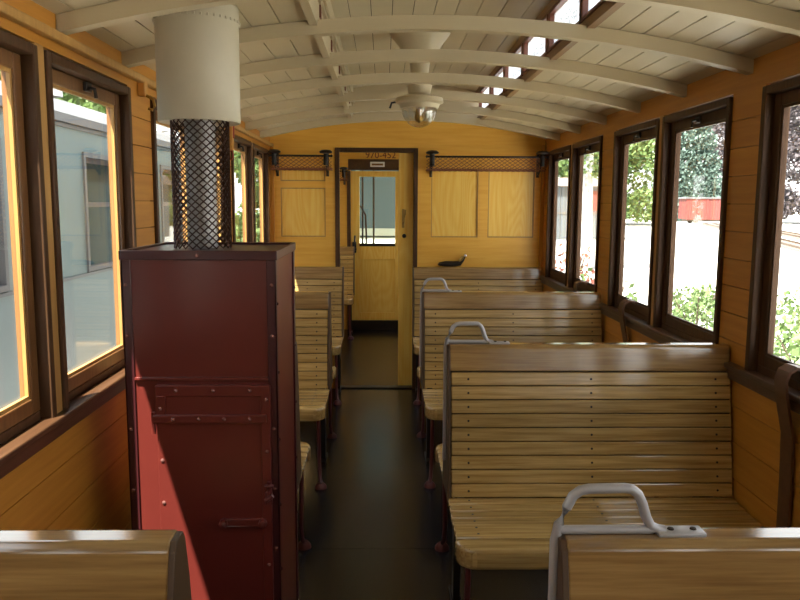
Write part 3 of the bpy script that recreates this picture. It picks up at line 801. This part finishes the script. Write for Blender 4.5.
g = MB(); g.raw([(-160, -60, GZ), (160, -60, GZ), (160, 260, GZ), (-160, 260, GZ)], [(0, 1, 2, 3)])
struct(g.build('ground', M['ground'], origin=(0, 0, GZ)), 'pale gravel yard outside the car', 'ground')

# neighbouring coach on the left
NX = -3.2
co = thing('railway_coach', 'blue grey railway coach standing outside the left windows', 'railway coach', (NX-1.3, 6, GZ))
CY0, CY1 = -6, 13.6
NWIN = [(-3.6, -2.7), (-1.0, -.1), (1.6, 2.4), (4.9, 6.1), (7.75, 8.75), (10.4, 11.4)]
b = MB(); xb_ = NX-2.6
ed = [CY0]+[e for p in NWIN for e in p]+[CY1]
b.box(NX-.05, NX, CY0, CY1, -.2, .86, mat=1); b.box(NX-.05, NX, CY0, CY1, 2.10, 2.34)
for i in range(0, len(ed), 2): b.box(NX-.05, NX, ed[i], ed[i+1], .86, 2.10)
b.box(xb_, xb_+.05, CY0, CY1, -.2, 2.34); b.box(xb_, NX, CY0, CY0+.05, -.2, 2.34); b.box(xb_, NX, CY1-.05, CY1, -.2, 2.34); b.box(xb_, NX, CY0, CY1, -.35, -.2)
b.build('body', [M['coach'], M['coachlow']], co)
b = MB(); b.box(NX, NX+.012, CY0, CY1, .86, .89); b.box(NX, NX+.02, CY0, CY1, 2.30, 2.335); b.build('line', M['coachline'], co)
b = MB(); pts = [(NX+.06, 2.34), (NX+.05, 2.42), (NX-.12, 2.56), (NX-.5, 2.70), (NX-1.3, 2.78), (NX-2.1, 2.70), (NX-2.48, 2.56), (NX-2.65, 2.42), (NX-2.66, 2.34)]
b.prism(pts, 'Y', CY0-.05, CY1+.05); b.build('roof', M['coachroof'], co)
for yy in (8.2, 3.0, 12.2):
    b = MB(); b.lathe([(.10, 0), (.10, .14), (.16, .15), (.14, .20), (0, .25)], (NX-.45, yy, 2.69), 14); b.build('roof_vent', M['white'], co, smooth=True)
for (a_, c_) in NWIN:
    b = MB(); e = .05
    b.box(NX-.04, NX+.02, a_, a_+e, .90, 2.10); b.box(NX-.04, NX+.02, c_-e, c_, .90, 2.10); b.box(NX-.04, NX+.02, a_+e, c_-e, .90, .95); b.box(NX-.04, NX+.02, a_+e, c_-e, 2.05, 2.10)
    fo = b.build('window_frame', M['coachroof'], co)
    b = MB(); b.box(NX-.03, NX-.022, a_+e, c_-e, .95, 2.05); b.build('pane', M['glass'], fo)
    b = MB(); e2 = .09
    b.box(NX-.06, NX-.045, a_+e, a_+e2, .95, 2.05); b.box(NX-.06, NX-.045, c_-e2, c_-e, .95, 2.05); b.box(NX-.06, NX-.045, a_+e, c_-e, 1.55, 1.60); b.box(NX-.06, NX-.045, a_+e2, c_-e2, 2.0, 2.05)
    b.build('inner_sash', M['maroon'], fo)
for yy in (CY0+3, CY0+6, CY1-6, CY1-3):
    for xx in (NX-.4, NX-2.2):
        b = MB(); b.lathe([(.40, -.06), (.43, -.06), (.43, -.03), (.40, -.02), (.40, .05), (.1, .05), (.1, -.06)], (xx, yy, GZ+.43), 24, axis='X'); b.build('wheel', M['rail'], co)
# the next car seen through the far door
nc = thing('railway_carriage', 'dark teal end of the next carriage seen through the far door window', 'railway carriage', (-.2, 11.6, GZ))
b = MB(); b.box(-1.4, 1.3, 11.6, 11.66, 1.22, 2.7); b.box(-1.4, 1.3, 11.6, 11.66, -.1, .55); b.build('end_wall', M['teal'], nc)
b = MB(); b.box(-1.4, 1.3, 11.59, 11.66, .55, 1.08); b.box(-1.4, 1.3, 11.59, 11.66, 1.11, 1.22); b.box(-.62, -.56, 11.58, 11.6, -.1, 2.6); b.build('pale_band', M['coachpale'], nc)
b = MB(); b.box(-1.4, 1.3, 11.05, 11.66, 2.32, 2.38); b.box(-1.4, 1.3, 11.66, 17, -.1, 2.3); b.prism([(-1.5, 2.3), (1.4, 2.3), (1.2, 2.6), (-.05, 2.75), (-1.3, 2.6)], 'Y', 11.5, 17.1); b.build('body', M['teal'], nc)
for xx in (-.9, .8):
    for yy in (13, 15.6):
        b = MB(); b.lathe([(.40, -.06), (.40, .06)], (xx, yy, GZ+.4), 20, axis='X'); b.build('wheel', M['rail'], nc)
b = MB(); b.box(-1.3, 1.2, 12, 16.5, -.4, -.1); b.build('underframe', M['rail'], nc)
pr_ = thing('end_platform', 'end platform with black curved railing outside the far door window', 'platform', (-.3, 10.3, -.12))
b = MB(); b.box(-1.2, 1.2, YE+.06, 10.62, 2.32, 2.38); b.build('canopy', M['cream'], pr_)
b = MB(); b.box(-1.1, 1.1, YE+.06, 10.5, -.12, -.02); b.build('platform', M['black'], pr_)
for pts in ([(-.64, 10.3, 1.66), (-.50, 10.3, 1.55), (-.44, 10.3, 1.44), (-.43, 10.3, 1.2), (-.43, 10.3, -.02)], [(-.33, 10.3, -.02), (-.33, 10.3, 2.25)], [(-.48, 10.35, -.02), (-.48, 10.35, 2.25)]):
    b = MB(); b.tube(pts, .013, 8); b.build('post', M['black'], pr_, smooth=True)
b = MB(); b.box(-.47, .3, 10.28, 10.31, .99, 1.02); b.tube([(-1., 10.3, 1.66), (-.64, 10.3, 1.66)], .013); b.build('crossbar', M['black'], pr_)

# trees
def crown(blobs, n, size, jit=.25):
    mb = MB(); V = []; F = []
    tot = sum(b_[3]**2 for b_ in blobs)
    for (bx, by, bz, br, sz) in blobs:
        for _ in range(int(n*br*br/tot)):
            d_ = Vector((random.gauss(0, 1), random.gauss(0, 1), random.gauss(0, 1))).normalized()
            rr = br*(1-abs(random.gauss(0, jit)))
            p = Vector((bx, by, bz))+Vector((d_.x*rr, d_.y*rr, d_.z*rr*sz))
            u = Vector((random.gauss(0, 1), random.gauss(0, 1), random.gauss(0, 1))).normalized(); v = u.orthogonal().normalized()
            w_ = u.cross(v)*size*random.uniform(.6, 1.2); v = v*size*random.uniform(.5, 1.1); i = len(V)
            V += [p-v, p+w_*.6, p+v, p-w_*.6]; F.append((i, i+1, i+2, i+3))
    mb.raw(V, F); return mb
def tree(x, y, h, blobs, mat, trunk_r, bark, label, n=5000, size=.35, group='trees around the yard', name='tree', cat='tree', base=GZ):
    r = thing(name, label, cat, (x, y, base), group)
    b = MB(); b.tube([(x, y, base), (x+.02*h*random.uniform(-1, 1), y, base+h*.4), (x+.03*h*random.uniform(-1, 1), y, base+h*.85)], [trunk_r, trunk_r*.8, trunk_r*.3], 10)
    b.build('trunk', bark, r, smooth=True)
    crown([(x+q[0], y+q[1], base+q[2], q[3], q[4]) for q in blobs], n, size).build('foliage', mat, r, recalc=False)
    return r
L_light = leaf_mat('light_green_leaves', (.07, .125, .03), (.17, .25, .08))
L_mid = leaf_mat('mid_green_leaves', (.05, .11, .025), (.13, .22, .06))
L_blue = leaf_mat('blue_green_needles', (.06, .10, .08), (.16, .23, .19))
L_dark = leaf_mat('dark_copper_leaves', (.05, .04, .045), (.13, .11, .12))
L_red = leaf_mat('red_leaves', (.16, .025, .018), (.30, .12, .08))
L_weed = leaf_mat('bright_weeds', (.06, .11, .025), (.20, .28, .11))
def round_blobs(h, R, k=7):
    B = [(0, 0, h*.62, R, 1.25)]
    for i in range(k):
        t_ = 2*PI*i/k; B.append((R*.6*math.cos(t_), R*.6*math.sin(t_), h*random.uniform(.35, .8), R*.6, 1.))
    for i in range(6):
        t_ = 2*PI*i/6; B.append((R*.9*math.cos(t_), R*.9*math.sin(t_), h*.12, R*.45, .8))
    return B
def cone_blobs(h, R, k=8):
    return [(0, 0, h*(.08+.9*i/k), R*(1-.9*i/k), .7) for i in range(k)]
tree(25, 86, 19, round_blobs(19, 5.5), L_light, .35, M['bark'], 'light green broadleaf tree across the yard, left of the red wagon', 16000, .3)
tree(42.5, 107, 26, cone_blobs(26, 5.6), L_blue, .4, M['bark'], 'tall blue green conifer behind the red wagon', 16000, .32)
tree(57.5, 124, 26, round_blobs(26, 7.6), L_dark, .5, M['bark'], 'dark copper coloured tree right of the conifer behind the wagon', 16000, .36)
tree(53, 93, 20, round_blobs(20, 5.3), L_dark, .45, M['bark'], 'dark tree seen in the rightmost window', 16000, .32)
tree(15, 76, 14, round_blobs(14, 5), L_light, .3, M['bark'], 'yellow green tree above the grey shed', 6000, .4)
tree(7.2, 27.5, 9, [(0, 0, 6.6, 1.9, 1.2), (.8, 0, 5.0, 1.1, 1), (-.8, .3, 5.4, 1.1, 1), (.3, -.3, 3.9, .8, .8)], L_light, .22, M['birch'], 'white barked birch tree seen in the far right window', 2500, .12)
for (x, y, h, R, mt, lb) in ((-14.5, 36, 13, 5, L_mid, 'mid green tree above the roof of the blue coach, farther one'), (-9.4, 20.5, 9, 2.6, L_light, 'light green tree above the roof of the blue coach, nearer one'), (-15, 14, 9.5, 3.4, L_mid, 'mid green tree above the coach roof at the left edge'), (-4.0, 30, 9, 2.6, L_light, 'light green tree past the far end of the blue coach'), (-3.5, 46, 11, 4.2, L_mid, 'mid green tree far past the blue coach end')):
    tree(x, y, h, round_blobs(h, R), mt, .25, M['bark'], lb, 7000, .24)
# shrubs and weeds
def shrub(x, y, h, R, mt, label, n=700, size=.07):
    r = thing('shrub', label, 'shrub', (x, y, GZ), 'shrubs beside the yard')
    b = MB()
    for i in range(7):
        t_ = random.uniform(0, 2*PI); b.tube([(x+.05*math.cos(t_), y+.05*math.sin(t_), GZ), (x+R*.6*math.cos(t_), y+R*.6*math.sin(t_), GZ+h*.8)], .012, 5)
    b.build('stem', M['bark'], r)
    crown([(x, y, GZ+h*.55, R, h*.45/R), (x+R*.4, y, GZ+h*.4, R*.6, 1), (x-R*.4, y+R*.2, GZ+h*.45, R*.6, 1)], n, size, .4).build('foliage', mt, r, recalc=False)
shrub(5.6, 13.8, .95, .75, L_weed, 'bright leafy shrub low in the window beside the red wagon')
shrub(6.9, 15.4, .8, .7, L_weed, 'leafy shrub right behind the bright one below the red wagon')
shrub(2.75, 10.6, 1.55, .8, L_weed, 'tall weedy shrub at the foot of the far right window', 600)
shrub(3.3, 14.6, 1.75, .8, L_red, 'red leaved shrub below the grey shed in the farthest right window', 600)
for i, (x, y) in enumerate(((5.3, 9.4), (6.6, 10.6), (4.4, 7.6), (7.4, 13.0))):
    shrub(x, y, [.9, .8, .7, 1.0][i], .8, L_weed, 'green weedy shrub outside the rightmost window, ' + ['in front of the others', 'second back from the car', 'lowest and closest to the car', 'farthest back near the track'][i], 800)
SHR = [(o.location.x, o.location.y, 1.35) for o in COL.objects if o.name.startswith('shrub') and o.type == 'EMPTY']
ws = MB(); V = []; F = []
for _ in range(9000):
    x = random.uniform(3.2, 9.5); y = random.uniform(4, 15)
    if x < .40*y+.2-1.5 or any((x-q[0])**2+(y-q[1])**2 < q[2]**2 for q in SHR): continue
    h = random.uniform(.12, .45); t_ = random.uniform(0, PI); dx_, dy_ = .03*math.cos(t_), .03*math.sin(t_); i = len(V)
    lx, ly = random.gauss(0, .1), random.gauss(0, .1)
    V += [(x-dx_, y-dy_, GZ), (x+dx_, y+dy_, GZ), (x+lx, y+ly, GZ+h)]; F.append((i, i+1, i+2))
ws.raw(V, F); tag(ws.build('grass', L_weed, recalc=False), 'bright green grass growing beside the car at the right', 'grass', kind='stuff')
# tracks
dv = Vector((10.8, 34, 0)).normalized(); nv = Vector((dv.y, -dv.x, 0))
def track(p0, n, label):
    r = thing('railway_track', label, 'railway track', (p0[0], p0[1], GZ), 'tracks across the yard')
    p0 = Vector((p0[0], p0[1], GZ))
    for s in (-.5, .5):
        b = MB(); a_ = p0+nv*s; e_ = a_+dv*n
        b.sweep_rect([a_+Vector((0, 0, .1)), e_+Vector((0, 0, .1))], [(0, 0, 1)]*2, .035, .12, nv); b.build('rail', M['rail'], r)
    b = MB()
    for i in range(int(n/.9)):
        q = p0+dv*(i*.9+.3); b.sweep_rect([q-nv*.9, q+nv*.9], [(0, 0, 1)]*2, .11, .11, dv)
    o_ = b.build('sleepers', M['sleeper'], r); return r
track((16.5, 21.7), 70, 'railway track crossing the white yard, nearer one')
track((19.6, 21.7), 70, 'railway track crossing the white yard, farther one beside the red wagon')
# red wagon
WXc, WYc = 40.2, 93.5
wg = thing('freight_wagon', 'faded red boarded freight wagon across the yard', 'freight wagon', (WXc, WYc, GZ))
b = MB(); n = 22; x0 = WXc-3.6
for i in range(n): b.box(x0+7.2*i/n+.01, x0+7.2*(i+1)/n-.01, WYc-1.2, WYc-1.15, GZ+.55, GZ+3.0)
b.box(x0, x0+7.2, WYc-1.15, WYc+1.2, GZ+.55, GZ+3.0); b.build('body', M['wagon'], wg)
b = MB(); b.prism([(x0-.1, GZ+3.0), (x0+7.3, GZ+3.0), (x0+7.2, GZ+3.2), (x0, GZ+3.2)], 'Y', WYc-1.3, WYc+1.3); b.build('roof', M['coachroof'], wg)
b = MB()
for xx in (x0+2.6, x0+4.4): b.box(xx-.06, xx+.06, WYc-1.26, WYc-1.2, GZ+.55, GZ+3.0)
b.box(x0, x0+7.2, WYc-1.25, WYc-1.2, GZ+.5, GZ+.62); b.build('door_frame', M['wagon'], wg)
b = MB(); b.box(x0+.3, x0+6.9, WYc-.9, WYc+.9, GZ+.3, GZ+.55); b.build('underframe', M['rail'], wg)
for xx in (x0+1.4, x0+5.8):
    for yy in (-.9, .9):
        b = MB(); b.lathe([(.38, -.06), (.38, .06)], (xx, WYc+yy, GZ+.38), 20, axis='Y'); b.build('wheel', M['rail'], wg)
# grey shed
sd_ = thing('shed', 'grey boarded shed behind the birch in the far right window', 'shed', (12, 50, GZ))
b = MB(); n = 24
for i in range(n): b.box(8.5+7*i/n+.01, 8.5+7*(i+1)/n-.01, 49.9, 49.95, GZ, GZ+3.5)
b.box(8.5, 15.5, 49.95, 53, GZ, GZ+3.5); b.build('wall', M['shed'], sd_)
b = MB(); b.prism([(49.6, GZ+3.5), (53.3, GZ+3.5), (51.5, GZ+4.1)], 'X', 8.2, 15.8); b.build('roof', M['sleeper'], sd_)
b = MB(); b.box(13.3, 14.6, 49.84, 49.9, GZ+1.9, GZ+3.2); b.build('red_shutter', M['wagon'], sd_)
b = MB(); b.box(8.5, 15.5, 49.86, 49.9, GZ+1.7, GZ+1.82)
for xx in (8.6, 11.9, 15.4): b.box(xx-.07, xx+.07, 49.85, 49.9, GZ, GZ+3.5)
b.build('batten', M['sleeper'], sd_)

# ------------------------------------------------------------------ light
SUN, SKY, EXPO = 15.0, 1.25, 1.46
sl_ = bpy.data.lights.new('sun', 'SUN'); sl_.energy = SUN; sl_.angle = math.radians(.6); sl_.color = (1, .95, .86)
so = bpy.data.objects.new('sun', sl_); COL.objects.link(so)
so.rotation_euler = Vector((1, 1.6, -3.75)).to_track_quat('-Z', 'Y').to_euler(); so.location = (-10, -16, 37)
wd = bpy.data.worlds.new('world'); sc.world = wd; wd.use_nodes = True; nt = wd.node_tree
bg = nt.nodes['Background']; bg.inputs['Strength'].default_value = SKY
tc = nt.nodes.new('ShaderNodeTexCoord'); sx = nt.nodes.new('ShaderNodeSeparateXYZ'); rp = nt.nodes.new('ShaderNodeValToRGB')
nt.links.new(tc.outputs['Generated'], sx.inputs[0]); nt.links.new(sx.outputs['Z'], rp.inputs['Fac']); nt.links.new(rp.outputs['Color'], bg.inputs['Color'])
rp.color_ramp.elements[0].color = (1, .98, .94, 1); rp.color_ramp.elements[1].color = (.78, .87, 1, 1)
sc.view_settings.view_transform = 'Standard'; sc.view_settings.look = 'None'; sc.view_settings.gamma = 1
sc.view_settings.use_curve_mapping = False; sc.view_settings.exposure = EXPO

# ------------------------------------------------------------------ camera
cam = bpy.data.cameras.new('camera'); co_ = bpy.data.objects.new('camera', cam); COL.objects.link(co_)
fpx, pitch, yaw, roll = 760., math.radians(7.35), math.radians(1.28), math.radians(.3)
cam.sensor_width = 36; cam.lens = fpx/800*36; cam.clip_start = .02; cam.clip_end = 600
Fw = Vector((math.sin(yaw)*math.cos(pitch), math.cos(yaw)*math.cos(pitch), -math.sin(pitch)))
Rt = Vector((math.cos(yaw), -math.sin(yaw), 0)); Up = Rt.cross(Fw)
R2 = Rt*math.cos(roll)+Up*math.sin(roll); U2 = Up*math.cos(roll)-Rt*math.sin(roll)
co_.matrix_world = Matrix(((R2.x, U2.x, -Fw.x, -.2), (R2.y, U2.y, -Fw.y, 0), (R2.z, U2.z, -Fw.z, 1.62), (0, 0, 0, 1)))
sc.camera = co_
